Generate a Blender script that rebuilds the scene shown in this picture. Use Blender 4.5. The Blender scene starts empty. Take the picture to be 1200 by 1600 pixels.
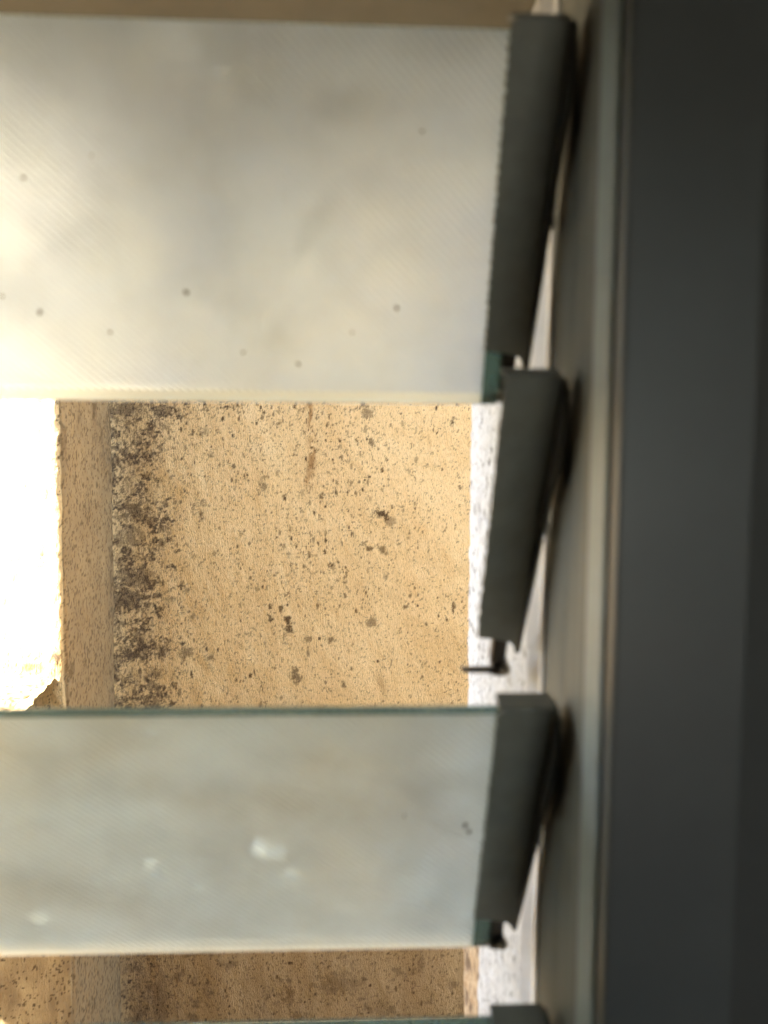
import bpy, bmesh, math, random
import numpy as np
from mathutils import Vector, Matrix

random.seed(7)
R = math.radians
scene = bpy.context.scene
col = scene.collection

# ------------------------------------------------------------------ camera
F_PX, CAM_D = 1178.4, 0.3054            # focal length in pixels of a 1200 px wide frame
PITCH, YAW, ROLL = 0.0714, 0.0406, 0.0075
CAM = Vector((0.0, -CAM_D, 0.0))


def cam_axes():
    rgt = Vector((math.cos(YAW), -math.sin(YAW), 0))
    fwd0 = Vector((math.sin(YAW), math.cos(YAW), 0))
    up0 = Vector((0, 0, 1))
    fwd = fwd0 * math.cos(PITCH) - up0 * math.sin(PITCH)
    up = fwd0 * math.sin(PITCH) + up0 * math.cos(PITCH)
    r2 = rgt * math.cos(ROLL) + up * math.sin(ROLL)
    u2 = -rgt * math.sin(ROLL) + up * math.cos(ROLL)
    return r2, u2, fwd


AX_R, AX_U, AX_F = cam_axes()
cam_data = bpy.data.cameras.new('camera')
cam = bpy.data.objects.new('camera', cam_data)
col.objects.link(cam)
m = Matrix((AX_R, AX_U, -AX_F)).transposed().to_4x4()
m.translation = CAM
cam.matrix_world = m
cam_data.sensor_fit = 'HORIZONTAL'
cam_data.sensor_width = 27.0
cam_data.lens = F_PX / 1200 * 27.0
cam_data.clip_start = 0.01
cam_data.clip_end = 200
cam_data.dof.use_dof = True
cam_data.dof.focus_distance = 1.80
cam_data.dof.aperture_fstop = 6.6
scene.camera = cam

# ------------------------------------------------------------------ light
SUN_EL = R(43)
SUN_HEAD = Vector((3.1, 1.0, 0)).normalized()        # where the sunlight travels, on plan
to_sun = Vector((-SUN_HEAD.x * math.cos(SUN_EL), -SUN_HEAD.y * math.cos(SUN_EL), math.sin(SUN_EL)))
world = bpy.data.worlds.new('World')
scene.world = world
world.use_nodes = True
wn = world.node_tree.nodes
sky = wn.new('ShaderNodeTexSky')
sky.sky_type = 'NISHITA'
sky.sun_disc = False
sky.sun_elevation = SUN_EL
sky.sun_rotation = math.atan2(to_sun.x, to_sun.y)
world.node_tree.links.new(sky.outputs[0], wn['Background'].inputs[0])
wn['Background'].inputs[1].default_value = 0.15
sun_d = bpy.data.lights.new('sun', 'SUN')
sun_d.energy = 4.2
sun_d.angle = R(0.53)
sun_d.color = (1.0, 0.95, 0.86)
sun = bpy.data.objects.new('sun', sun_d)
col.objects.link(sun)
sun.rotation_euler = to_sun.to_track_quat('Z', 'Y').to_euler()
scene.view_settings.view_transform = 'Standard'
scene.view_settings.look = 'None'
scene.view_settings.exposure = 3.7
scene.view_settings.gamma = 1.0
scene.cycles.max_bounces = 8
scene.cycles.diffuse_bounces = 4
scene.cycles.glossy_bounces = 3
scene.cycles.transmission_bounces = 6
scene.cycles.caustics_refractive = True
scene.cycles.caustics_reflective = False

# ------------------------------------------------------------------ helpers


def tag(o, label=None, cat=None, group=None, kind=None):
    if label: o['label'] = label
    if cat: o['category'] = cat
    if group: o['group'] = group
    if kind: o['kind'] = kind
    return o


def empty(name, loc=(0, 0, 0)):
    o = bpy.data.objects.new(name, None)
    o.empty_display_size = 0.05
    o.location = loc
    col.objects.link(o)
    return o


def link(name, me, mats, parent=None):
    o = bpy.data.objects.new(name, me)
    for mm in (mats if isinstance(mats, (list, tuple)) else [mats]):
        if mm.name not in [k.name for k in me.materials]:
            me.materials.append(mm)
    col.objects.link(o)
    if parent is not None:
        o.parent = parent
        bpy.context.view_layer.update()
        o.matrix_parent_inverse = parent.matrix_world.inverted()
    return o


def from_bm(name, bm, mats, parent=None, smooth=False):
    bmesh.ops.recalc_face_normals(bm, faces=bm.faces)
    me = bpy.data.meshes.new(name)
    bm.to_mesh(me)
    bm.free()
    if smooth:
        for p in me.polygons:
            p.use_smooth = True
    return link(name, me, mats, parent)


def box_bm(lo, hi, bevel=0.0, seg=2):
    bm = bmesh.new()
    bmesh.ops.create_cube(bm, size=1)
    for v in bm.verts:
        for i in range(3):
            v.co[i] = lo[i] if v.co[i] < 0 else hi[i]
    if bevel:
        bmesh.ops.bevel(bm, geom=list(bm.edges), offset=bevel, segments=seg, profile=0.5, affect='EDGES')
    return bm


def prism_bm(profile, axis, a, b, bevel=0.0, seg=2):
    """extrude a 2D outline along a world axis; axis 0: (y,z), 2: (x,y)"""
    bm = bmesh.new()

    def co(p, t):
        return (t, p[0], p[1]) if axis == 0 else ((p[0], t, p[1]) if axis == 1 else (p[0], p[1], t))
    A = [bm.verts.new(co(p, a)) for p in profile]
    B = [bm.verts.new(co(p, b)) for p in profile]
    n = len(profile)
    bm.faces.new(A)
    bm.faces.new(B[::-1])
    for i in range(n):
        bm.faces.new((A[i], A[(i + 1) % n], B[(i + 1) % n], B[i]))
    if bevel:
        bmesh.ops.bevel(bm, geom=list(bm.edges), offset=bevel, segments=seg, profile=0.5, affect='EDGES')
    return bm


# value noise, numpy
def _hash(ix, iy, seed):
    h = (ix.astype(np.int64) * 374761393 + iy.astype(np.int64) * 668265263 + seed * 974711) & 0xffffffff
    h = ((h ^ (h >> 13)) * 1274126177) & 0xffffffff
    h = (h ^ (h >> 16)) & 0xffffffff
    return h / 4294967295.0


def vnoise(x, y, seed=0):
    ix, iy = np.floor(x), np.floor(y)
    fx, fy = x - ix, y - iy
    fx = fx * fx * fx * (fx * (fx * 6 - 15) + 10)
    fy = fy * fy * fy * (fy * (fy * 6 - 15) + 10)
    a = _hash(ix, iy, seed); b = _hash(ix + 1, iy, seed)
    c = _hash(ix, iy + 1, seed); d = _hash(ix + 1, iy + 1, seed)
    return (a * (1 - fx) + b * fx) * (1 - fy) + (c * (1 - fx) + d * fx) * fy


def fbm(x, y, seed=0, octv=4, gain=0.55):
    s = np.zeros_like(x); amp = 1.0; tot = 0
    for i in range(octv):
        ca, sa = math.cos(i * 1.1), math.sin(i * 1.1)
        k = 2.03 ** i
        s += amp * vnoise((x * ca - y * sa) * k + 13.7 * i, (x * sa + y * ca) * k - 7.1 * i, seed + i * 17)
        tot += amp; amp *= gain
    return s / tot


def sst(a, b, x):
    t = np.clip((x - a) / (b - a), 0, 1)
    return t * t * (3 - 2 * t)


def grid_mesh(name, X, Y, Z, attrs):
    """X, Y, Z are 2D arrays of vertex positions"""
    nv, nu = X.shape
    me = bpy.data.meshes.new(name)
    co = np.stack([X, Y, Z], -1).reshape(-1, 3)
    idx = np.arange(nv * nu).reshape(nv, nu)
    q = np.stack([idx[:-1, :-1], idx[:-1, 1:], idx[1:, 1:], idx[1:, :-1]], -1).reshape(-1, 4)
    me.vertices.add(len(co)); me.vertices.foreach_set('co', co.ravel())
    me.loops.add(q.size); me.loops.foreach_set('vertex_index', q.ravel())
    me.polygons.add(len(q))
    me.polygons.foreach_set('loop_start', np.arange(0, q.size, 4))
    me.polygons.foreach_set('loop_total', np.full(len(q), 4))
    me.polygons.foreach_set('use_smooth', np.ones(len(q), dtype=bool))
    for k, a in attrs.items():
        at = me.attributes.new(k, 'FLOAT', 'POINT')
        at.data.foreach_set('value', np.ascontiguousarray(a, dtype=np.float32).ravel())
    me.update(); me.validate()
    return me


# ------------------------------------------------------------------ materials
class NT:
    def __init__(self, name):
        self.m = bpy.data.materials.new(name)
        self.m.use_nodes = True
        self.t = self.m.node_tree
        self.n = self.t.nodes
        self.b = self.n['Principled BSDF']
        self.out = self.n['Material Output']

    def new(self, kind, **kw):
        nd = self.n.new(kind)
        for k, v in kw.items():
            if k in nd.inputs.keys() if hasattr(nd.inputs, 'keys') else False:
                nd.inputs[k].default_value = v
            else:
                setattr(nd, k, v)
        return nd

    def link(self, a, b):
        self.t.links.new(a, b)

    def coord(self, scale=(1, 1, 1), rot=(0, 0, 0)):
        tc = self.n.new('ShaderNodeTexCoord')
        mp = self.n.new('ShaderNodeMapping')
        mp.inputs['Scale'].default_value = scale
        mp.inputs['Rotation'].default_value = rot
        self.link(tc.outputs['Object'], mp.inputs[0])
        return mp.outputs[0]

    def noise(self, vec, scale, detail=4, rough=0.55):
        nd = self.n.new('ShaderNodeTexNoise')
        nd.inputs['Scale'].default_value = scale
        nd.inputs['Detail'].default_value = detail
        nd.inputs['Roughness'].default_value = rough
        self.link(vec, nd.inputs['Vector'])
        return nd.outputs['Fac']

    def ramp(self, fac, stops):
        nd = self.n.new('ShaderNodeValToRGB')
        el = nd.color_ramp.elements
        while len(el) < len(stops):
            el.new(0.5)
        for e, (p, c) in zip(el, stops):
            e.position = p
            e.color = c if len(c) == 4 else (*c, 1)
        self.link(fac, nd.inputs[0])
        return nd.outputs[0]

    def mix(self, fac, a, b):
        nd = self.n.new('ShaderNodeMix')
        nd.data_type = 'RGBA'
        for s, v in ((0, fac), (6, a), (7, b)):
            if isinstance(v, (int, float)):
                nd.inputs[s].default_value = v
            elif isinstance(v, tuple):
                nd.inputs[s].default_value = v if len(v) == 4 else (*v, 1)
            else:
                self.link(v, nd.inputs[s])
        return nd.outputs[2]

    def math(self, op, a, b=0.0):
        nd = self.n.new('ShaderNodeMath')
        nd.operation = op
        for i, v in enumerate((a, b)):
            if isinstance(v, (int, float)):
                nd.inputs[i].default_value = v
            else:
                self.link(v, nd.inputs[i])
        return nd.outputs[0]

    def attr(self, name):
        nd = self.n.new('ShaderNodeAttribute')
        nd.attribute_name = name
        return nd.outputs['Fac']

    def bump(self, h, dist, strength=1.0):
        nd = self.n.new('ShaderNodeBump')
        nd.inputs['Distance'].default_value = dist
        nd.inputs['Strength'].default_value = strength
        self.link(h, nd.inputs['Height'])
        self.link(nd.outputs[0], self.b.inputs['Normal'])


def g(v):
    return (v, v, v)


def stucco_mat():
    s = NT('ochre_stucco')
    P = s.coord()
    tone = s.ramp(s.noise(P, 5, 5, 0.6), [(0.3, (0.73, 0.52, 0.245)), (0.7, (0.82, 0.61, 0.31))])
    grain = s.noise(s.coord((1, 1, 0.3)), 400, 4, 0.72)
    c = s.mix(s.ramp(grain, [(0.35, g(0.7)), (0.48, g(0.0))]), tone, (0.40, 0.275, 0.14))
    c = s.mix(s.ramp(grain, [(0.58, g(0.0)), (0.75, g(0.55))]), c, (0.86, 0.71, 0.44))
    pit = s.noise(s.coord((1, 1, 0.35)), 210, 3, 0.65)
    c = s.mix(s.math('MULTIPLY', s.ramp(pit, [(0.62, g(0.0)), (0.69, g(0.9))]), s.attr('pits')), c, (0.10, 0.06, 0.03))
    c = s.mix(s.math('MULTIPLY', s.attr('rust_warm'), 0.9), c, (0.27, 0.125, 0.03))
    c = s.mix(s.attr('damp_shade'), c, (0.35, 0.24, 0.12))  # damp browning plus shade painted into the colour
    mfine = s.ramp(s.noise(P, 330, 3, 0.7), [(0.40, g(1.0)), (0.68, g(0.70))])
    c = s.mix(s.math('MINIMUM', s.math('MULTIPLY', s.math('MULTIPLY', s.attr('mould'), mfine), 1.14), 0.95), c, s.mix(s.attr('clump'), (0.075, 0.040, 0.014), (0.070, 0.045, 0.028)))
    c = s.mix(s.math('MULTIPLY', s.attr('sun_glow'), 0.6), c, s.mix(0.5, c, (0.98, 0.93, 0.82)))  # sunlit pier front whitened in its colour to raise the glow
    s.link(c, s.b.inputs['Base Color'])
    s.b.inputs['Roughness'].default_value = 0.9
    s.b.inputs['Specular IOR Level'].default_value = 0.2
    h = s.math('ADD', s.noise(s.coord((1, 1, 0.3)), 260, 4, 0.7), s.math('MULTIPLY', grain, 0.8))
    s.bump(h, 0.0050, 0.8)
    return s.m


def white_stucco_mat():
    s = NT('white_paint_on_render')
    P = s.coord()
    c = s.ramp(s.noise(P, 25, 4), [(0.3, (0.50, 0.51, 0.52)), (0.7, (0.60, 0.615, 0.625))])
    speck = s.noise(s.coord((1, 0.8, 0.45)), 230, 2, 0.6)
    c = s.mix(s.ramp(speck, [(0.575, g(0.0)), (0.65, g(0.9))]), c, (0.11, 0.105, 0.10))
    tan = s.ramp(s.noise(P, 120, 4, 0.7), [(0.35, (0.30, 0.17, 0.07)), (0.5, (0.46, 0.34, 0.21)), (0.7, (0.52, 0.40, 0.26))])
    c = s.mix(s.attr('tan'), c, tan)
    c = s.mix(s.attr('mould'), c, (0.10, 0.06, 0.035))
    s.link(c, s.b.inputs['Base Color'])
    s.b.inputs['Roughness'].default_value = 0.75
    s.bump(s.noise(P, 140, 4, 0.65), 0.004, 0.6)
    return s.m


def metal_mat(name, base, rough=0.5, metallic=0.0, dust=0.3, dustcol=(0.20, 0.18, 0.14), sc=60, spec=0.5, fine=0.0004):
    s = NT(name)
    P = s.coord()
    n1 = s.noise(P, sc, 5, 0.65)
    lo = tuple(x * 0.75 for x in base)
    c = s.ramp(n1, [(0.3, lo), (0.7, base)])
    c = s.mix(s.ramp(s.noise(P, sc * 0.35, 6, 0.7), [(0.45, g(0.0)), (0.75, g(dust))]), c, dustcol)
    s.link(c, s.b.inputs['Base Color'])
    s.b.inputs['Metallic'].default_value = metallic
    s.b.inputs['Specular IOR Level'].default_value = spec
    s.link(s.ramp(n1, [(0.2, g(rough * 0.8)), (0.8, g(min(1, rough * 1.25)))]), s.b.inputs['Roughness'])
    s.bump(s.noise(P, sc * 4, 3), fine, 0.4)
    return s.m


def frosted_mat(name, lo, hi, tlo, thi):
    s = NT(name)
    P = s.coord()
    s.b.inputs['Transmission Weight'].default_value = 1.0
    s.b.inputs['IOR'].default_value = 1.2
    grime = s.noise(P, 22, 5, 0.65)
    s.link(s.ramp(grime, [(0.38, lo), (0.62, hi)]), s.b.inputs['Base Color'])
    s.link(s.ramp(s.noise(P, 9, 4, 0.6), [(0.3, g(0.44)), (0.7, g(0.50))]), s.b.inputs['Roughness'])
    # fine diagonal ribs pressed into the pane
    wv = s.n.new('ShaderNodeTexWave')
    wv.bands_direction = 'X'
    wv.inputs['Scale'].default_value = 120
    wv.inputs['Distortion'].default_value = 0.5
    s.link(s.coord((1, 1, 1), (0, R(48), 0)), wv.inputs['Vector'])
    s.bump(wv.outputs['Fac'], 0.0014, 1.0)
    tr = s.n.new('ShaderNodeBsdfTranslucent')
    ribs = s.ramp(wv.outputs['Fac'], [(0.0, tlo), (1.0, thi)])
    s.link(ribs, tr.inputs['Color'])
    df = s.n.new('ShaderNodeBsdfDiffuse')
    df.inputs['Color'].default_value = (0.62, 0.62, 0.56, 1)
    ms = s.n.new('ShaderNodeMixShader')
    s.link(s.ramp(s.noise(s.coord((1, 1.4, 1.4)), 13, 6, 0.65), [(0.30, g(0.10)), (0.7, g(0.44))]), ms.inputs[0])
    s.link(s.b.outputs[0], ms.inputs[1]); s.link(tr.outputs[0], ms.inputs[2])
    m2 = s.n.new('ShaderNodeMixShader')
    s.link(s.ramp(s.noise(P, 40, 5, 0.7), [(0.45, g(0.0)), (0.75, g(0.15))]), m2.inputs[0])
    s.link(ms.outputs[0], m2.inputs[1]); s.link(df.outputs[0], m2.inputs[2])
    s.link(m2.outputs[0], s.out.inputs['Surface'])
    return s.m


def edge_glass_mat():
    s = NT('green_glass_edge')
    s.b.inputs['Base Color'].default_value = (0.10, 0.30, 0.26, 1)
    s.b.inputs['Transmission Weight'].default_value = 0.55
    s.b.inputs['Roughness'].default_value = 0.25
    s.link(s.ramp(s.noise(s.coord(), 60, 4), [(0.3, (0.09, 0.20, 0.18)), (0.7, (0.19, 0.32, 0.29))]), s.b.inputs['Base Color'])
    return s.m


def soft_edge_mat():
    s = NT('pale_rounded_glass_edge')
    s.b.inputs['Base Color'].default_value = (0.92, 0.97, 0.96, 1)
    s.b.inputs['Transmission Weight'].default_value = 0.9
    s.b.inputs['Roughness'].default_value = 0.35
    tr = s.n.new('ShaderNodeBsdfTranslucent')
    tr.inputs['Color'].default_value = (0.90, 0.96, 0.96, 1)
    ms = s.n.new('ShaderNodeMixShader')
    ms.inputs[0].default_value = 0.35
    s.link(s.b.outputs[0], ms.inputs[1]); s.link(tr.outputs[0], ms.inputs[2])
    s.link(ms.outputs[0], s.out.inputs['Surface'])
    return s.m


def paint_mat():
    s = NT('dried_paint')
    c = s.ramp(s.noise(s.coord(), 300, 3), [(0.3, (0.86, 0.88, 0.86)), (0.7, (0.95, 0.96, 0.95))])
    s.link(c, s.b.inputs['Base Color'])
    tr = s.n.new('ShaderNodeBsdfTranslucent')
    s.link(c, tr.inputs['Color'])
    ms = s.n.new('ShaderNodeMixShader')
    ms.inputs[0].default_value = 0.95
    s.link(s.b.outputs[0], ms.inputs[1]); s.link(tr.outputs[0], ms.inputs[2])
    s.link(ms.outputs[0], s.out.inputs['Surface'])
    return s.m


M = dict(
    stucco=stucco_mat(), white=white_stucco_mat(),
    clip=metal_mat('weathered_dark_clip', (0.29, 0.292, 0.265), 0.5, 0.0, 0.5, (0.30, 0.28, 0.22), 90),
    arm=metal_mat('dark_clip_arm', (0.07, 0.068, 0.062), 0.45, 0.0, 0.3, (0.12, 0.11, 0.09), 90),
    black=metal_mat('black_steel_tab', (0.03, 0.026, 0.024), 0.5, 0.2, 0.4, (0.12, 0.07, 0.04), 120),
    steel=metal_mat('worn_steel_pin', (0.30, 0.27, 0.23), 0.35, 0.8, 0.3, (0.2, 0.13, 0.08), 120),
    jamb=metal_mat('grey_enamel_frame', (0.108, 0.113, 0.112), 0.40, 0.0, 0.04, (0.07, 0.068, 0.06), 10, 0.6, 0.0),
    channel=metal_mat('olive_grey_channel', (0.185, 0.192, 0.172), 0.65, 0.0, 0.3, (0.15, 0.145, 0.11), 40),
    sheen_strip=metal_mat('pale_grey_sheen_strip', (0.34, 0.40, 0.40), 0.5, 0.0, 0.2, (0.2, 0.2, 0.17), 40),  # pale colour stands in for a sheen beside the channel
    lip=metal_mat('white_enamel_lip', (0.78, 0.79, 0.82), 0.5, 0.0, 0.35, (0.70, 0.62, 0.50), 30),
    dark=metal_mat('dark_frame_stop', (0.085, 0.084, 0.082), 0.6, 0.0, 0.2, (0.08, 0.07, 0.06), 30),
    glass=frosted_mat('frosted_ribbed_glass', (0.73, 0.835, 1.0), (0.79, 0.895, 1.0), (0.59, 0.71, 0.92), (0.77, 0.885, 1.0)),
    dim_grimy_glass=frosted_mat('dimmed_grimy_ribbed_glass', (0.58, 0.65, 0.66), (0.70, 0.81, 0.87), (0.46, 0.56, 0.62), (0.63, 0.74, 0.81)), edge=edge_glass_mat(), pale_edge=soft_edge_mat(),  # lower slats darkened in colour for dimmer light behind, besides grime
    soffit=metal_mat('dull_soffit', (0.27, 0.25, 0.20), 0.9, 0.0, 0.5, (0.20, 0.18, 0.13), 14, 0.2),
    room=metal_mat('room_plaster', (0.62, 0.60, 0.55), 0.9, 0.0, 0.1, (0.5, 0.47, 0.4), 6, 0.2),
    floor=metal_mat('dark_floor', (0.05, 0.04, 0.03), 0.7, 0.0, 0.2, (0.08, 0.06, 0.05), 8, 0.3),
    ground=metal_mat('concrete_ground', (0.12, 0.10, 0.075), 0.9, 0.0, 0.4, (0.09, 0.07, 0.05), 9, 0.2),
    speck=metal_mat('dirt_speck', (0.10, 0.09, 0.07), 0.9, 0.0, 0.2, (0.1, 0.09, 0.07), 200, 0.1),
    paint=paint_mat(),
)

# ------------------------------------------------------------------ the wall outside
XP = -0.600          # side face of the pier
YF = 1.28            # front face of the pier
YW = 1.60            # main wall
PTOP = 2.8            # unseen pier top, raised to keep the sun off the main wall
WTOP = 1.50          # top of the wall
PX = 1.617e-3        # metres on the main wall per unit of the stain layout


def wall_ab(X, Z):
    """stain layout on the wall: a runs right from the inner corner, b runs down from 0.19 m below camera height"""
    return (X - XP) / PX, -Z / PX - 118


wall = empty('ochre_wall', (0, YW, -1.7))
tag(wall, 'rough ochre rendered wall with black mould beyond the glass slats', 'wall', kind='thing')

# --- main face
xs = np.concatenate([[XP - 0.02], np.arange(XP, 0.46, 0.0026), np.linspace(0.5, 3.5, 12)])
zs = np.concatenate([np.linspace(-1.7, -1.60, 4), np.arange(-1.58, 0.24, 0.0027), np.linspace(0.26, WTOP, 40)])
X, Z = np.meshgrid(xs, zs)
A, B = wall_ab(X, Z)
relief = (fbm(X * 60, Z * 30, 3, 4) - 0.5) * 0.003 + (fbm(X * 9, Z * 5, 9, 3) - 0.5) * 0.014
relief += 0.012 * np.exp(-np.clip(X - XP, 0, 1) / 0.02)           # cove in the inner corner
Y = YW - relief
n_f = fbm(A / 3.2, B / 4.2, 21, 3, 0.6)
n_m = fbm(A / 9, B / 8, 22, 4, 0.6)
n_c = fbm(A / 28, B / 22, 23, 4, 0.6)
n_l = fbm(A / 90, B / 90, 24, 3)
wa = A + 26 * (fbm(A / 24, B / 24, 25, 3) - 0.5)
wb = B + 22 * (fbm(A / 24, B / 24, 26, 3) - 0.5)
field = 0.42 * fbm(wa / 22, wb / 14, 27, 3) + 0.33 * fbm(wa / 8, wb / 6, 28, 3) + 0.25 * fbm(A / 3, B / 3, 29, 2)
wander = 34 * (fbm(A * 0 + 1, B / 55, 30, 3) - 0.5)
corner = np.exp(-(np.clip(A - 38 - wander, 0, None) / 30) ** 2) * sst(-30, 10, A + 26 * (n_c - 0.5))
corner2 = np.exp(-(np.clip(A - 40 - wander, 0, None) / 95) ** 2)
upper = np.exp(-(np.clip(B + 190, 0, None) / 55) ** 2) * np.exp(-(np.clip(A - 60, 0, None) / 170) ** 2)
mid = np.exp(-((A - 310) / 105) ** 2)
heavy = 0.75 + 0.5 * fbm(A * 0 + 4, B / 60, 34, 2)
zone = np.clip(corner * heavy + 0.52 * corner2 + 0.45 * upper, 0, 1.1) * (0.45 + 0.55 * sst(480, 330, B))
clump = sst(0.0, 0.075, field - (0.695 - 0.205 * zone)) * (0.62 + 0.38 * sst(0.35, 0.6, n_f)) * sst(0.10, 0.35, zone)
dens = 0.05 + 0.30 * corner + 0.22 * corner2 + 0.25 * upper + 0.10 * mid + 0.10 * (n_l - 0.5)
fine = sst(0.0, 0.06, n_f - (0.72 - 0.22 * dens) + 0.12 * (n_m - 0.5)) * 0.6
mould = np.maximum(fine, clump * 0.9)
# scattered single specks, longer than wide
rs = np.random.RandomState(5)
DX = xs[1:-12]; DZ = zs
for q in range(9000):
    a = rs.uniform(-5, 580); b = rs.uniform(-230, 880)
    wgt = 0.16 + 0.7 * math.exp(-(max(0, a - 30) / 75) ** 2) + 0.6 * math.exp(-((a - 320) / 95) ** 2) * (b < 120) + 0.5 * math.exp(-((b + 200) / 70) ** 2) * (a < 400)
    if b > 480: wgt = 0.45
    if rs.rand() > wgt: continue
    r = 0.65 + rs.exponential(0.42); rb_ = r * rs.uniform(0.9, 2.6); st = rs.uniform(0.3, 1.0)
    x = XP + a * PX; z = -(b + 118) * PX
    i0, i1 = np.searchsorted(xs, [x - 2.4 * r * PX, x + 2.4 * r * PX]); j0, j1 = np.searchsorted(zs, [z - 2.4 * rb_ * PX, z + 2.4 * rb_ * PX])
    sl = (slice(j0, j1), slice(i0, i1))
    d = np.sqrt(((A[sl] - a) / r) ** 2 + ((B[sl] - b) / rb_) ** 2) + 1.8 * (n_f[sl] - 0.5)
    mould[sl] = np.maximum(mould[sl], sst(1.2, 0.7, d) * st)
# single spots and patches: a, b, half width, half height, strength
spots = [(415, -28, 15, 9, .95), (428, -18, 7, 12, .5), (268, 150, 8, 17, .9), (262, 165, 7, 7, .7), (400, 142, 8, 10, .6), (282, 225, 9, 11, .75),
         (134, -25, 5, 7, .85), (322, -58, 5, 6, .8), (395, 25, 6, 6, .8), (418, 26, 6, 9, .7), (302, 36, 4, 8, .95), (240, 138, 4, 9, .85),
         (360, 62, 2, 13, .9), (357, 70, 2, 8, .8), (336, 52, 4, 4, .9), (526, -176, 4, 6, .8), (400, -140, 5, 9, .7), (391, -190, 12, 9, .6),
         (30, -35, 26, 16, .75), (26, -42, 22, 7, .6), (20, 10, 22, 14, .55), (34, 70, 26, 18, .6), (28, 105, 24, 12, .7), (22, 190, 15, 11, .85),
         (72, 185, 10, 13, .8), (110, 190, 12, 8, .6), (145, 198, 9, 11, .65), (60, 225, 12, 9, .6), (25, -190, 20, 10, .7), (80, -165, 8, 8, .6),
         (90, 105, 6, 6, .5), (120, 130, 6, 6, .5), (112, 92, 5, 5, .45), (205, 160, 6, 6, .6), (338, 170, 8, 6, .7), (300, 170, 6, 6, .6),
         (210, 70, 3, 4, .7), (463, 98, 3, 5, .7), (456, 117, 5, 4, .7), (255, -170, 4, 5, .8), (330, -170, 3, 4, .8), (230, -180, 3, 5, .7),
         (150, -120, 5, 5, .6), (232, -75, 6, 14, .6), (84, 0, 5, 8, .6), (74, 20, 5, 7, .7), (300, 190, 2, 10, .6), (420, 400, 4, 4, .7),
         (270, 760, 9, 26, .55), (285, 800, 16, 12, .5), (560, 800, 22, 40, .35), (350, 740, 40, 20, .4), (420, 790, 12, 30, .35), (60, 760, 12, 60, .3)]
for (a, b, ra, rb, st) in spots:
    sel = (np.abs(A - a) < ra * 2.2) & (np.abs(B - b) < rb * 2.2)
    d = np.sqrt(((A[sel] - a) / ra) ** 2 + ((B[sel] - b) / rb) ** 2)
    w = d + 2.3 * (n_m[sel] - 0.5) + 1.7 * (n_f[sel] - 0.5)
    mould[sel] = np.maximum(mould[sel], sst(1.1, 0.35, w) * st)
low = sst(235, 420, B + 60 * (n_l - 0.5))  # weaker skylight low on the wall, painted in together with damp browning
mould = np.maximum(mould, low * sst(0.52, 0.75, 0.5 * n_c + 0.5 * n_m) * 0.5)
rust_warm = 0.85 * np.exp(-((A - 303 - 4 * np.sin(B / 30)) / 7) ** 2) * sst(-40, -110, B) * sst(0.30, 0.55, fbm(A / 5, B / 14, 31, 3))
rust_warm = np.maximum(rust_warm, 0.45 * np.exp(-((A - 420 - (B - 250) * 0.35) / 6) ** 2) * sst(215, 235, B) * sst(275, 240, B))
damp_shade = np.clip(0.88 * low + 0.30 * corner * sst(0.4, 0.65, n_c) + 0.05 * corner, 0, 1) * (0.75 + 0.4 * fbm(A / 30, B / 160, 33, 3))
pits = (0.15 + 0.6 * sst(0.35, 0.7, n_l)) * sst(520, 330, A)
link('wall_face', grid_mesh('wall_face', X, Y, Z, dict(clump=np.clip(corner + corner2, 0, 1), mould=mould, rust_warm=np.clip(rust_warm, 0, 1), damp_shade=np.clip(damp_shade, 0, 1), pits=pits)), M['stucco'], wall)

# --- pier: front face, worn corner, side face in one skin
rad = 0.012
fr = np.concatenate([np.linspace(-1.5, -0.42, 12), np.arange(-0.40, 0, 0.0032)])        # distance left of the corner
sd = np.arange(0.0, YW - YF + 0.03, 0.0032)
path = [(XP + t, YF, 0, -1) for t in fr] + [(XP, YF + t, 1, 0) for t in sd]
zs = np.concatenate([np.linspace(-1.7, -1.60, 4), np.arange(-1.58, 0.62, 0.0034), np.linspace(0.64, PTOP, 40)])
px_ = np.array([p[0] for p in path]); py_ = np.array([p[1] for p in path])
S = np.concatenate([fr, sd])
SS, Z = np.meshgrid(S, zs)
Xb, _ = np.meshgrid(px_, zs); Yb, _ = np.meshgrid(py_, zs)
side = SS >= 0
rel = (fbm(SS * 75 + 5, Z * 40, 41, 4) - 0.5) * 0.0036 + (fbm(SS * 10, Z * 6, 42, 3) - 0.5) * 0.007
rag = (fbm(SS * 0 + 3.3, Z * 30, 43, 5) - 0.5) * 0.0055 + (fbm(SS * 0 + 1.3, Z * 7, 44, 2) - 0.5) * 0.012
near = np.exp(-(SS / 0.02) ** 2)
wear = 0.010 * np.exp(-np.abs(SS) / 0.006)                       # rounding of the arris
X = Xb + np.where(side, rel, 0) + near * rag - wear * 0.7
Y = Yb - np.where(side, 0, rel) + wear * 0.7
a = SS / PX; b = -Z / PX
nf = fbm(a / 2.6, b / 4.6, 51, 3, 0.6); nm = fbm(a / 8, b / 12, 52, 4); nc = fbm(a / 30, b / 45, 53, 3)
mould = np.where(side, sst(0.0, 0.06, nf - 0.60 + 0.16 * (nm - 0.5)) * 0.6, sst(0.0, 0.05, nf - 0.685 + 0.22 * (nm - .5)) * 0.8)
mould = np.maximum(mould, np.where(side, sst(0.52, 0.72, nc * 0.5 + nm * 0.5) * 0.5 * sst(60, -60, b), 0))
joint = np.where(side, np.exp(-((YW - Yb) / 0.045) ** 2), 0)
mould = np.maximum(mould, joint * sst(0.42, 0.62, 0.5 * nm + 0.5 * nf) * 0.75)
LEDGE_Z = -0.458
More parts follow.
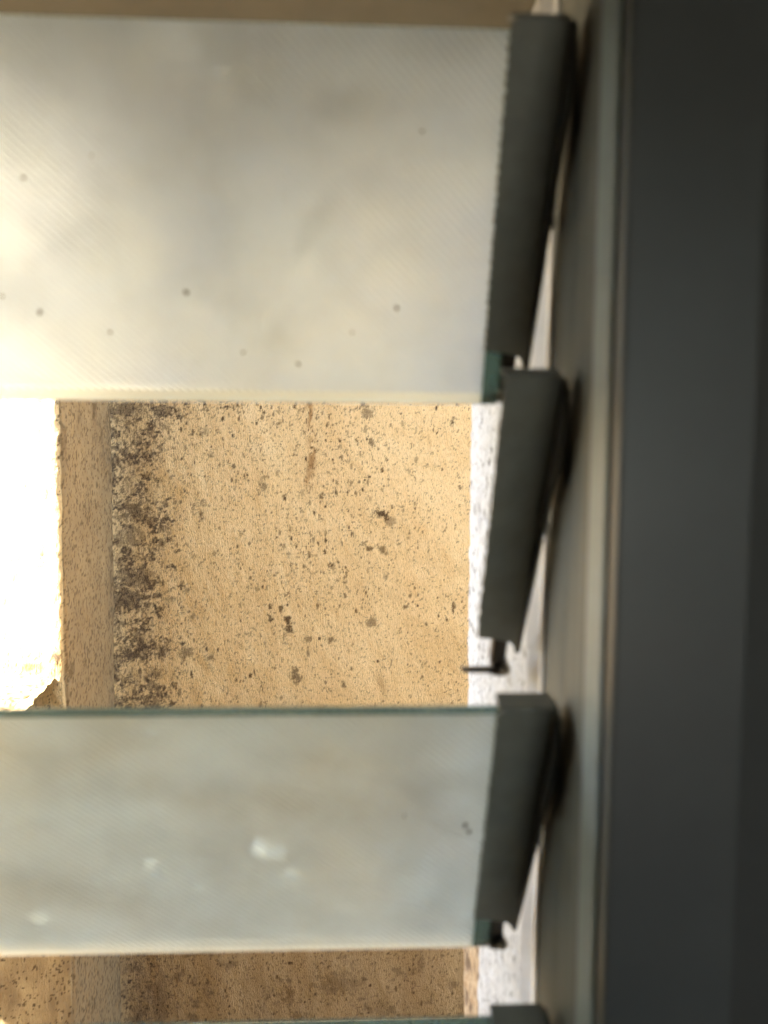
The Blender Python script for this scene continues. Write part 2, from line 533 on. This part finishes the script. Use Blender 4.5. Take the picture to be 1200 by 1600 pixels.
for (s0, z0, rs, rz, st) in [(-0.018, LEDGE_Z + 0.035, 0.022, 0.018, 0.95), (-0.07, LEDGE_Z + 0.015, 0.03, 0.010, .6), (-0.035, LEDGE_Z + 0.17, .006, .008, .8),
                            (-0.02, LEDGE_Z + 0.10, .006, .006, .7), (-0.006, 0.035, .008, .014, .8), (0.02, LEDGE_Z + 0.0, .02, .03, .6)]:
    d = np.sqrt(((SS - s0) / rs) ** 2 + ((Z - z0) / rz) ** 2) + 1.3 * (nm - 0.5) + 0.8 * (nf - 0.5)
    mould = np.maximum(mould, sst(1.1, 0.35, d) * st)
lowp = sst(LEDGE_Z - 0.05, LEDGE_Z - 0.35, Z)  # shade under the ledge painted into the pier's colour
damp_shade = np.where(side, 0.45 * nc + 0.32 + 0.45 * np.exp(-((YW - Yb) / 0.05) ** 2) * 0.6, 0.05) + 0.95 * lowp * (0.6 + 0.8 * (nc - 0.3))  # side face browner than the front, most so toward the inner corner
link('pier', grid_mesh('pier', X, Y, Z, dict(sun_glow=np.where(side, 0, 1.0) * sst(-0.004, -0.03, SS) * sst(LEDGE_Z, LEDGE_Z + 0.12, Z), mould=mould, rust_warm=np.where(side, 0.42 + 0.4 * nc, 0.0), damp_shade=np.clip(damp_shade, 0, 1), pits=np.where(side, 0.8, 0.3))), M['stucco'], wall)  # pier side: warm tint in the colour to offset blue skylight

# --- ledge that juts out of the pier, its end broken off unevenly
LE = XP - 0.030
LD, LH = 0.46, 0.10
ny, nx = 46, 150
xx = LE - np.linspace(0, 1, nx) ** 1.5 * 0.85
cs = [(YF + 0.05, 0)] + [(YF - t, 0) for t in np.linspace(0, LD, ny)] + [(YF - LD, -t) for t in np.linspace(0.004, LH, 24)] + [(YF - t, -LH) for t in np.linspace(LD, -0.05, 10)]
cy = np.array([c[0] for c in cs]); cz = np.array([c[1] for c in cs])
XX, CY = np.meshgrid(xx, cy); _, CZ = np.meshgrid(xx, cz)
rg = (fbm(CY * 45, CZ * 45 + 4, 61, 4) - 0.5) * 0.009 + (fbm(CY * 12, CZ * 12, 62, 2) - 0.5) * 0.016
XX = XX + 0.22 * np.clip(YF - CY, 0, 0.2) + rg * np.exp(-np.clip(np.abs(XX - LE) - 0.05, 0, 1) / 0.03)
bumpy = (fbm(XX * 70, CY * 70 + CZ * 70, 63, 4) - 0.5) * 0.010
droop = 0.012 * np.exp(-np.abs(XX - LE) / 0.012)
ZZ = LEDGE_Z + CZ + np.where(CZ > -LH * 0.9, bumpy - droop, 0)
ml = sst(0.0, 0.06, fbm(XX / PX / 3, CY / PX / 3, 64, 3) - 0.60) * 0.8
ml = np.maximum(ml, np.exp(-((CY - YF) / 0.012) ** 2) * sst(0.4, 0.6, fbm(XX * 60, CY * 60, 65, 3)) * 0.7 * (CZ > -0.01))
ledge_top = grid_mesh('ledge', XX, CY, ZZ, dict(mould=ml, rust_warm=XX * 0, damp_shade=0.35 + 0.4 * fbm(XX * 20, CY * 20, 66, 3), pits=XX * 0 + 0.4))
ledge = link('ledge', ledge_top, M['stucco'], wall)
# the broken end face
t = np.linspace(0, 1, 14)
ex = []; ey = []; ez = []
mid_pt = (LE - 0.008, YF - LD * 0.45, LEDGE_Z - LH * 0.5)
for k in t:
    ex.append(XX[:, 0] * (1 - k) + (mid_pt[0] + 0.012 * (fbm(CY[:, 0] * 80, ZZ[:, 0] * 80, 67, 3) - 0.5)) * k)
    ey.append(CY[:, 0] * (1 - k) + mid_pt[1] * k); ez.append(ZZ[:, 0] * (1 - k) + mid_pt[2] * k)
ex, ey, ez = np.array(ex), np.array(ey), np.array(ez)
link('ledge_end', grid_mesh('ledge_end', ex, ey, ez, dict(mould=sst(0.45, 0.6, fbm(ey * 90, ez * 90, 68, 4)) * 0.6, rust_warm=ex * 0, damp_shade=ex * 0 + 0.8, pits=ex * 0 + 1)), M['stucco'], ledge)  # end face darkened evenly, its shade put into the colour
from_bm('pier_core', box_bm((XP - 1.5, YF + 0.03, WTOP - 0.004), (XP - 0.03, YW + 0.35, PTOP)), M['stucco'], wall)
# mass behind the skins so that no light leaks through
from_bm('wall_core', prism_bm([(XP - 1.5, YF + 0.03), (XP - 0.03, YF + 0.03), (XP - 0.03, YW + 0.03), (3.5, YW + 0.03), (3.5, YW + 0.35), (XP - 1.5, YW + 0.35)], 2, -1.7, WTOP - 0.005), M['stucco'], wall)

gm = grid_mesh('ground', *[q for q in (lambda X, Y: (X, Y, -1.7 + 0.01 * (fbm(X * 6, Y * 6, 71, 3) - 0.5)))(*np.meshgrid(np.linspace(-12, 12, 60), np.linspace(-10, 8, 50)))], {})
tag(link('ground', gm, M['ground']), kind='structure')

# ------------------------------------------------------------------ the wall that holds the window
WROOF = 1.45
XR = 0.100           # right reveal
YO = 0.335           # its outer edge
ZH, ZB, XL = 0.252, -0.491, -0.95
ys = np.concatenate([np.linspace(0.055, 0.10, 10), np.arange(0.102, YO, 0.0024), [YO + 0.004, YO + 0.012, YO + 0.03]])
zs = np.arange(ZB, ZH + 0.003, 0.0026)
Yg, Z = np.meshgrid(ys, zs)
edge = (fbm(Z * 0 + 2, Z * 60, 81, 4) - 0.5) * 0.008 + (fbm(Z * 0 + 5, Z * 11, 82, 3) - 0.5) * 0.016
k = sst(0.20, YO, Yg)
X = XR + (fbm(Yg * 90, Z * 60, 83, 4) - 0.5) * 0.004 + 0.012 * sst(YO - 0.004, YO + 0.03, Yg) * 3
Yg2 = Yg + k * edge
zt = sst(-0.27, -0.34, Z)
bound = YO - 0.004 + edge * 0 - 0.040 * zt - 0.035 * sst(-0.33, -0.40, Z) + 0.014 * (fbm(Z * 0 + 9, Z * 45, 84, 3) - 0.5) + 0.010 * (1 - zt)
tan = sst(bound - 0.002, bound + 0.002, Yg)
mo = tan * sst(0.50, 0.68, fbm(Yg * 160, Z * 110, 85, 3)) * 0.9
# skirting of flaked paint along the boundary
rev = grid_mesh('white_reveal', X, Yg2, Z, dict(tan=tan, mould=mo))
reveal = link('white_reveal', rev, M['white'])
tag(reveal, 'white painted window reveal with dark specks behind the metal clips', 'wall', kind='thing')
inner = empty('window_wall', (0, 0.15, -1.7))
tag(inner, kind='structure')
for nm_, lo, hi in (('wall_block', (XR + 0.006, 0.062, -1.7), (3.6, YO - 0.004, WROOF)),
                    ('wall_block', (-3.6, 0.0, -1.7), (XL, YO, WROOF)),
                    ('wall_block', (XL, 0.0, -1.7), (XR + 0.006, YO - 0.012, ZB)),
                    ('lintel', (XL, 0.0, ZH), (XR + 0.006, YO - 0.006, WROOF)),
                    ('wall_block', (0.150, -0.030, -1.7), (3.6, 0.062, WROOF))):
    from_bm(nm_, box_bm(lo, hi), M['soffit'] if nm_ == 'lintel' else M['stucco'] if hi[2] == ZB else (M['dark'] if lo[1] < -0.01 else M['room']), inner)
# unseen room shell added around the camera to keep sky light out
for nm_, lo, hi, mt in (('unseen_room_wall', (-3.6, -3.3, -1.7), (-3.45, 0.0, WROOF), 'room'),
                        ('unseen_room_wall', (2.4, -3.3, -1.7), (2.55, -0.03, WROOF), 'room'),
                        ('unseen_room_ceiling', (-3.6, -3.3, 1.1), (2.55, 0.0, 1.25), 'room'),
                        ('unseen_room_floor', (-3.45, -3.3, -1.7), (2.4, 0.0, -1.25), 'floor'),
                        ('unseen_room_wall', (-3.45, -3.3, -1.25), (0.5, -3.15, 1.1), 'room'),
                        ('unseen_room_wall', (0.5, -3.3, 0.45), (1.3, -3.15, 1.1), 'room'),  # doorway below is invented, sized to let dim fill light in
                        ('unseen_room_wall', (1.3, -3.3, -1.25), (2.4, -3.15, 1.1), 'room')):
    tag(from_bm(nm_, box_bm(lo, hi), M[mt]), kind='structure')

# ------------------------------------------------------------------ the louvre window
PITCH_Z, Z0, LCLIP = 0.136, 0.1718, 0.130
TILT = [R(68.2), R(65.3), R(68.1), R(68.0)]
win = empty('louvre_window', (0.1, 0, ZB))
tag(win, 'grey metal louvre window frame with four dark pivoting clips', 'window frame', kind='thing')
# frame: jamb with rounded arrises, channel, added pale strip standing in for a sheen, outer lip
from_bm('jamb', prism_bm([(0.0908, -0.050), (0.1385, -0.050), (0.1385, 0.05), (0.0985, 0.05), (0.0985, -0.040), (0.0908, -0.042)], 2, ZB, ZH + 0.0, 0.0012), M['jamb'], win)
from_bm('frame_stop', box_bm((0.1395, -0.044, ZB), (0.185, -0.0305, ZH), 0.001), M['dark'], win)
# channel: shallow ribbed profile facing the slats
from_bm('channel', prism_bm([(0.0895, -0.026), (0.0885, -0.020), (0.0905, -0.012), (0.0905, 0.006), (0.0890, 0.012), (0.0890, 0.030), (0.0905, 0.036), (0.0905, 0.040),
                             (0.0975, 0.040), (0.0975, -0.026)], 2, ZB, ZH, 0.0006), M['channel'], win)
nb = 14
prof = [(0.0975, -0.0415), (0.0900, -0.0415), (0.0893, -0.0405), (0.0878, -0.0290), (0.0882, -0.0270), (0.0975, -0.0270)]
from_bm('sheen_strip', prism_bm(prof, 2, ZB, ZH), M['sheen_strip'], win)
from_bm('outer_lip', prism_bm([(0.0892, 0.0402), (0.0915, 0.0402), (0.0955, 0.0600), (0.0955, 0.068), (0.0880, 0.068), (0.0925, 0.0600)], 2, ZB, ZH, 0.0004), M['lip'], win)
from_bm('head_rail', box_bm((XL, -0.046, 0.206), (0.0884, 0.006, ZH - 0.001), 0.001), M['dark'], win)
from_bm('sill_rail', box_bm((XL, -0.046, ZB), (0.0884, 0.05, ZB + 0.03), 0.001), M['jamb'], win)
from_bm('jamb', box_bm((XL + 0.001, -0.05, ZB + 0.031), (XL + 0.05, 0.05, 0.205), 0.0012), M['jamb'], win)


def blade_frame(k):
    """origin at the inner top edge, u runs down and out along the blade, w points to the room"""
    al = TILT[k]
    o = Vector((0, 0, Z0 - k * PITCH_Z - (0, 0.0030, 0.0032, 0.0065)[k]))
    u = Vector((0, math.cos(al), -math.sin(al)))
    w = Vector((0, -math.sin(al), -math.cos(al)))
    return o, u, w


XC, XCR, TAPER = 0.060, 0.0838, 0.0036


def to_world(bm, fr):
    o, u, w = fr
    for v in bm.verts:
        x, a, b = v.co
        v.co = o + Vector((x, 0, 0)) + u * a + w * b
    return bm


def make_clip(k):
    fr = blade_frame(k)
    c = empty('clip', fr[0] + Vector((0.085, 0, 0)))
    c.parent = win
    bpy.context.view_layer.update()
    c.matrix_parent_inverse = win.matrix_world.inverted()
    rnd = random.Random(20 + k)
    # inner flange: plate with a nibbled free edge
    bm = bmesh.new()
    out = []
    n = 60
    for i in range(n + 1):
        a = 0.0015 + (LCLIP - 0.0015) * i / n
        jag = 0.0007 * (i % 2) + rnd.uniform(-0.0003, 0.0003)
        if k == 1 and i > 30 and rnd.random() < 0.25:
            jag -= 0.0007
        out.append((XC + jag, a))
    out += [(XC + 0.010, LCLIP + 0.0015), (XC + 0.0165, LCLIP + 0.0030), (XCR - TAPER, LCLIP + 0.008), (XCR, 0.0), (XC + 0.004, 0.0)]
    top = [bm.verts.new((p[0], p[1], 0.0022)) for p in out]
    bot = [bm.verts.new((p[0], p[1], 0.0006)) for p in out]
    bm.faces.new(top); bm.faces.new(bot[::-1])
    for i in range(len(out)):
        j = (i + 1) % len(out)
        bm.faces.new((top[i], bot[i], bot[j], top[j]))
    from_bm('inner_flange', to_world(bm, fr), M['clip'], c)
    # outer flange and the web between the two, behind the pane's end
    from_bm('outer_flange', to_world(box_bm((XC + 0.003, 0.002, -0.0088), (XCR - TAPER, LCLIP + 0.002, -0.0072), 0.0004), fr), M['clip'], c)
    from_bm('web', to_world(box_bm((0.0745, 0.0, -0.0071), (XCR - TAPER - 0.0002, LCLIP, 0.0005)), fr), M['arm'], c)
    from_bm('end_cap', to_world(box_bm((XC + 0.0005, -0.0016, -0.0080), (XCR, -0.0002, 0.0024), 0.0005), fr), M['clip'], c)
    # side arm: rounded plate that swings in front of the channel
    prof = [(0.002, -0.008)]
    pts = [(0.0, 0.001), (0.002, 0.0045), (0.007, 0.0085), (0.014, 0.0115), (0.024, 0.0125), (0.036, 0.0115), (0.060, 0.0085), (0.095, 0.0048), (0.125, 0.0020), (LCLIP + 0.011, 0.0006), (LCLIP + 0.011, -0.008)]
    prof += pts
    bm = bmesh.new()
    Av = [bm.verts.new((XCR + 0.0002 - TAPER * max(0, p[0]) / LCLIP, p[0], p[1])) for p in prof]
    Bv = [bm.verts.new((XCR + 0.0024 - TAPER * max(0, p[0]) / LCLIP, p[0], p[1])) for p in prof]
    bm.faces.new(Av); bm.faces.new(Bv[::-1])
    for i in range(len(prof)):
        j = (i + 1) % len(prof)
        bm.faces.new((Av[i], Av[j], Bv[j], Bv[i]))
    from_bm('arm', to_world(bm, fr), M['arm'], c)
    # pivot pin into the channel
    bm = bmesh.new()
    bmesh.ops.create_cone(bm, cap_ends=True, segments=16, radius1=0.003, radius2=0.003, depth=0.0030,
                          matrix=Matrix.Translation((XCR + 0.0022, 0.075, -0.0065)) @ Matrix.Rotation(R(90), 4, 'Y'))
    from_bm('pivot', to_world(bm, fr), M['steel'], c, False)
    # retaining tab: tongue, rolled end and a pin that runs under the pane
    from_bm('retaining_tab', to_world(box_bm((0.0690, LCLIP - 0.004, -0.0068), (0.0765, LCLIP + 0.0195, -0.0012), 0.0012), fr), M['black'], c)
    bm = bmesh.new()
    mt = Matrix.Translation((0.0735, LCLIP + 0.0225, -0.0030)) @ Matrix.Rotation(R(90), 4, 'Y')
    bmesh.ops.create_cone(bm, cap_ends=True, segments=18, radius1=0.0044, radius2=0.0050, depth=0.0070, matrix=mt)
    from_bm('rolled_end', to_world(bm, fr), M['black'], c, True)
    bm = bmesh.new()
    bmesh.ops.create_uvsphere(bm, u_segments=14, v_segments=8, radius=0.0030, matrix=Matrix.Translation((0.0762, LCLIP + 0.0215, 0.0003)))
    from_bm('rivet', to_world(bm, fr), M['steel'], c, True)
    bm = bmesh.new()
    bmesh.ops.create_cone(bm, cap_ends=True, segments=14, radius1=0.0016, radius2=0.0020, depth=0.0170 if k == 1 else 0.009,
                          matrix=Matrix.Translation((0.0635 if k == 1 else 0.0672, LCLIP + 0.0245, -0.0030)) @ Matrix.Rotation(R(88), 4, 'Y'))
    from_bm('pin', to_world(bm, fr), M['steel'], c, True)
    return c


for k in range(4):
    c = make_clip(k)
    c['label'] = ['dark clip holding the widest frosted slat', 'dark clip with no glass in it and a bent pin', 'dark clip at the end of the paint flecked slat',
                  'lowest dark clip, only its top in view'][k]

# frosted slats (the second clip has lost its own)
BT = 0.0058


def make_blade(k, label):
    fr = blade_frame(k)
    x0, x1 = XL + 0.06, 0.0690
    b0, b1 = 0.0034, 0.1580
    n = 6
    prof = []
    h = BT / 2
    for i in range(n + 1):
        t = math.pi * i / n
        prof.append((b1 - 0.0065 + 0.0065 * math.sin(t), -h + h * math.cos(t) - 0.0004))
    for i in range(n + 1):
        t = math.pi * i / n
        e = 0.0005 * (1 - abs(2 * i / n - 1) ** 6)
        prof.append((b0 + 0.0005 - e, -BT * (1 - i / n) - 0.0004))
    bm = bmesh.new()
    nx = 40
    rows = []
    for i in range(nx + 1):
        x = x0 + (0.0612 - x0) * i / (nx - 1) if i < nx else x1
        rows.append([bm.verts.new((x, p[0], p[1])) for p in prof])
    L = len(prof)
    for i in range(nx):
        for j in range(L):
            f = bm.faces.new((rows[i][j], rows[i][(j + 1) % L], rows[i + 1][(j + 1) % L], rows[i + 1][j]))
            f.material_index = (0 if j in (n, 2 * n + 1) else (2 if j < n else 1)) if i < nx - 1 else 1
    bm.faces.new(rows[0]).material_index = 1
    bm.faces.new(rows[-1][::-1]).material_index = 1
    me_o = from_bm('glass_slat', to_world(bm, fr), [M['glass'] if k == 0 else M['dim_grimy_glass'], M['edge'], M['pale_edge']])
    tag(me_o, label, 'glass slat', 'frosted glass slats of the louvre window')
    return me_o, fr


blades = {}
blades[0] = make_blade(0, 'topmost frosted glass slat, glowing white at its left end')
blades[2] = make_blade(2, 'middle frosted glass slat with a white paint fleck on it')
blades[3] = make_blade(3, 'lowest glass slat, only its green top edge in view')


def fleck(name, blade, x, a, r, mat, seed, ecc=1.0, h=0.0006, outside=False):
    o, fr = blade
    rnd = random.Random(seed)
    bm = bmesh.new()
    n = 16
    cst = bm.verts.new((x, a, h))
    rim = []
    ph = [rnd.uniform(0, 6.28) for _ in range(3)]
    for i in range(n):
        t = 2 * math.pi * i / n
        q = r * (1 + 0.22 * math.sin(2 * t + ph[0]) + 0.16 * math.sin(3 * t + ph[1]) + 0.1 * math.sin(5 * t + ph[2]))
        rim.append((bm.verts.new((x + q * math.cos(t) * ecc, a + q * math.sin(t), -0.0005)), bm.verts.new((x + 0.7 * q * math.cos(t) * ecc, a + 0.7 * q * math.sin(t), h * 0.85))))
    for i in range(n):
        j = (i + 1) % n
        bm.faces.new((rim[i][0], rim[j][0], rim[j][1], rim[i][1]))
        bm.faces.new((rim[i][1], rim[j][1], cst))
    if outside:
        for v in bm.verts:
            v.co.z = -BT - 0.0009 - v.co.z
    return from_bm(name, to_world(bm, fr), mat, o, True)


def on_blade(k, px, py):
    """where the sight line through a photograph point meets slat k (to read off dirt positions)"""
    o, u, w = blade_frame(k)
    d = AX_F * F_PX + AX_R * (px - 600) - AX_U * (py - 800)
    t = (o - CAM).dot(w) / d.dot(w)
    p = CAM + d * t
    return p.x, (p - o).dot(u)


for i, (px, py, r) in enumerate([(36, 278, 5), (62, 488, 6), (3, 463, 4), (291, 457, 6), (466, 569, 5), (620, 482, 5), (143, 243, 3), (380, 551, 3.5), (172, 519, 4), (660, 205, 3.5), (550, 520, 3)]):
    x, a = on_blade(0, px, py)
    fleck('dirt_speck', blades[0], x, a, r * 0.17e-3, M['speck'], 100 + i)
for i, (px, py, r) in enumerate([(416, 1343, 19), (62, 1448, 13), (238, 1155, 7), (309, 1404, 6), (196, 1298, 5), (222, 1299, 4), (458, 1380, 7), (232, 1365, 8)]):
    x, a = on_blade(2, px, py)
    o = fleck('paint_fleck', blades[2], x, a, r * 0.36e-3, M['paint'], 200 + i, 1.05, outside=True)
    if i == 0:
        o['label'] = 'large white paint fleck'
for i, (px, py, r) in enumerate([(727, 1290, 6), (733, 1300, 5), (632, 1275, 2.5)]):
    x, a = on_blade(2, px, py)
    fleck('dirt_speck', blades[2], x, a, r * 0.22e-3, M['speck'], 300 + i, 0.8)
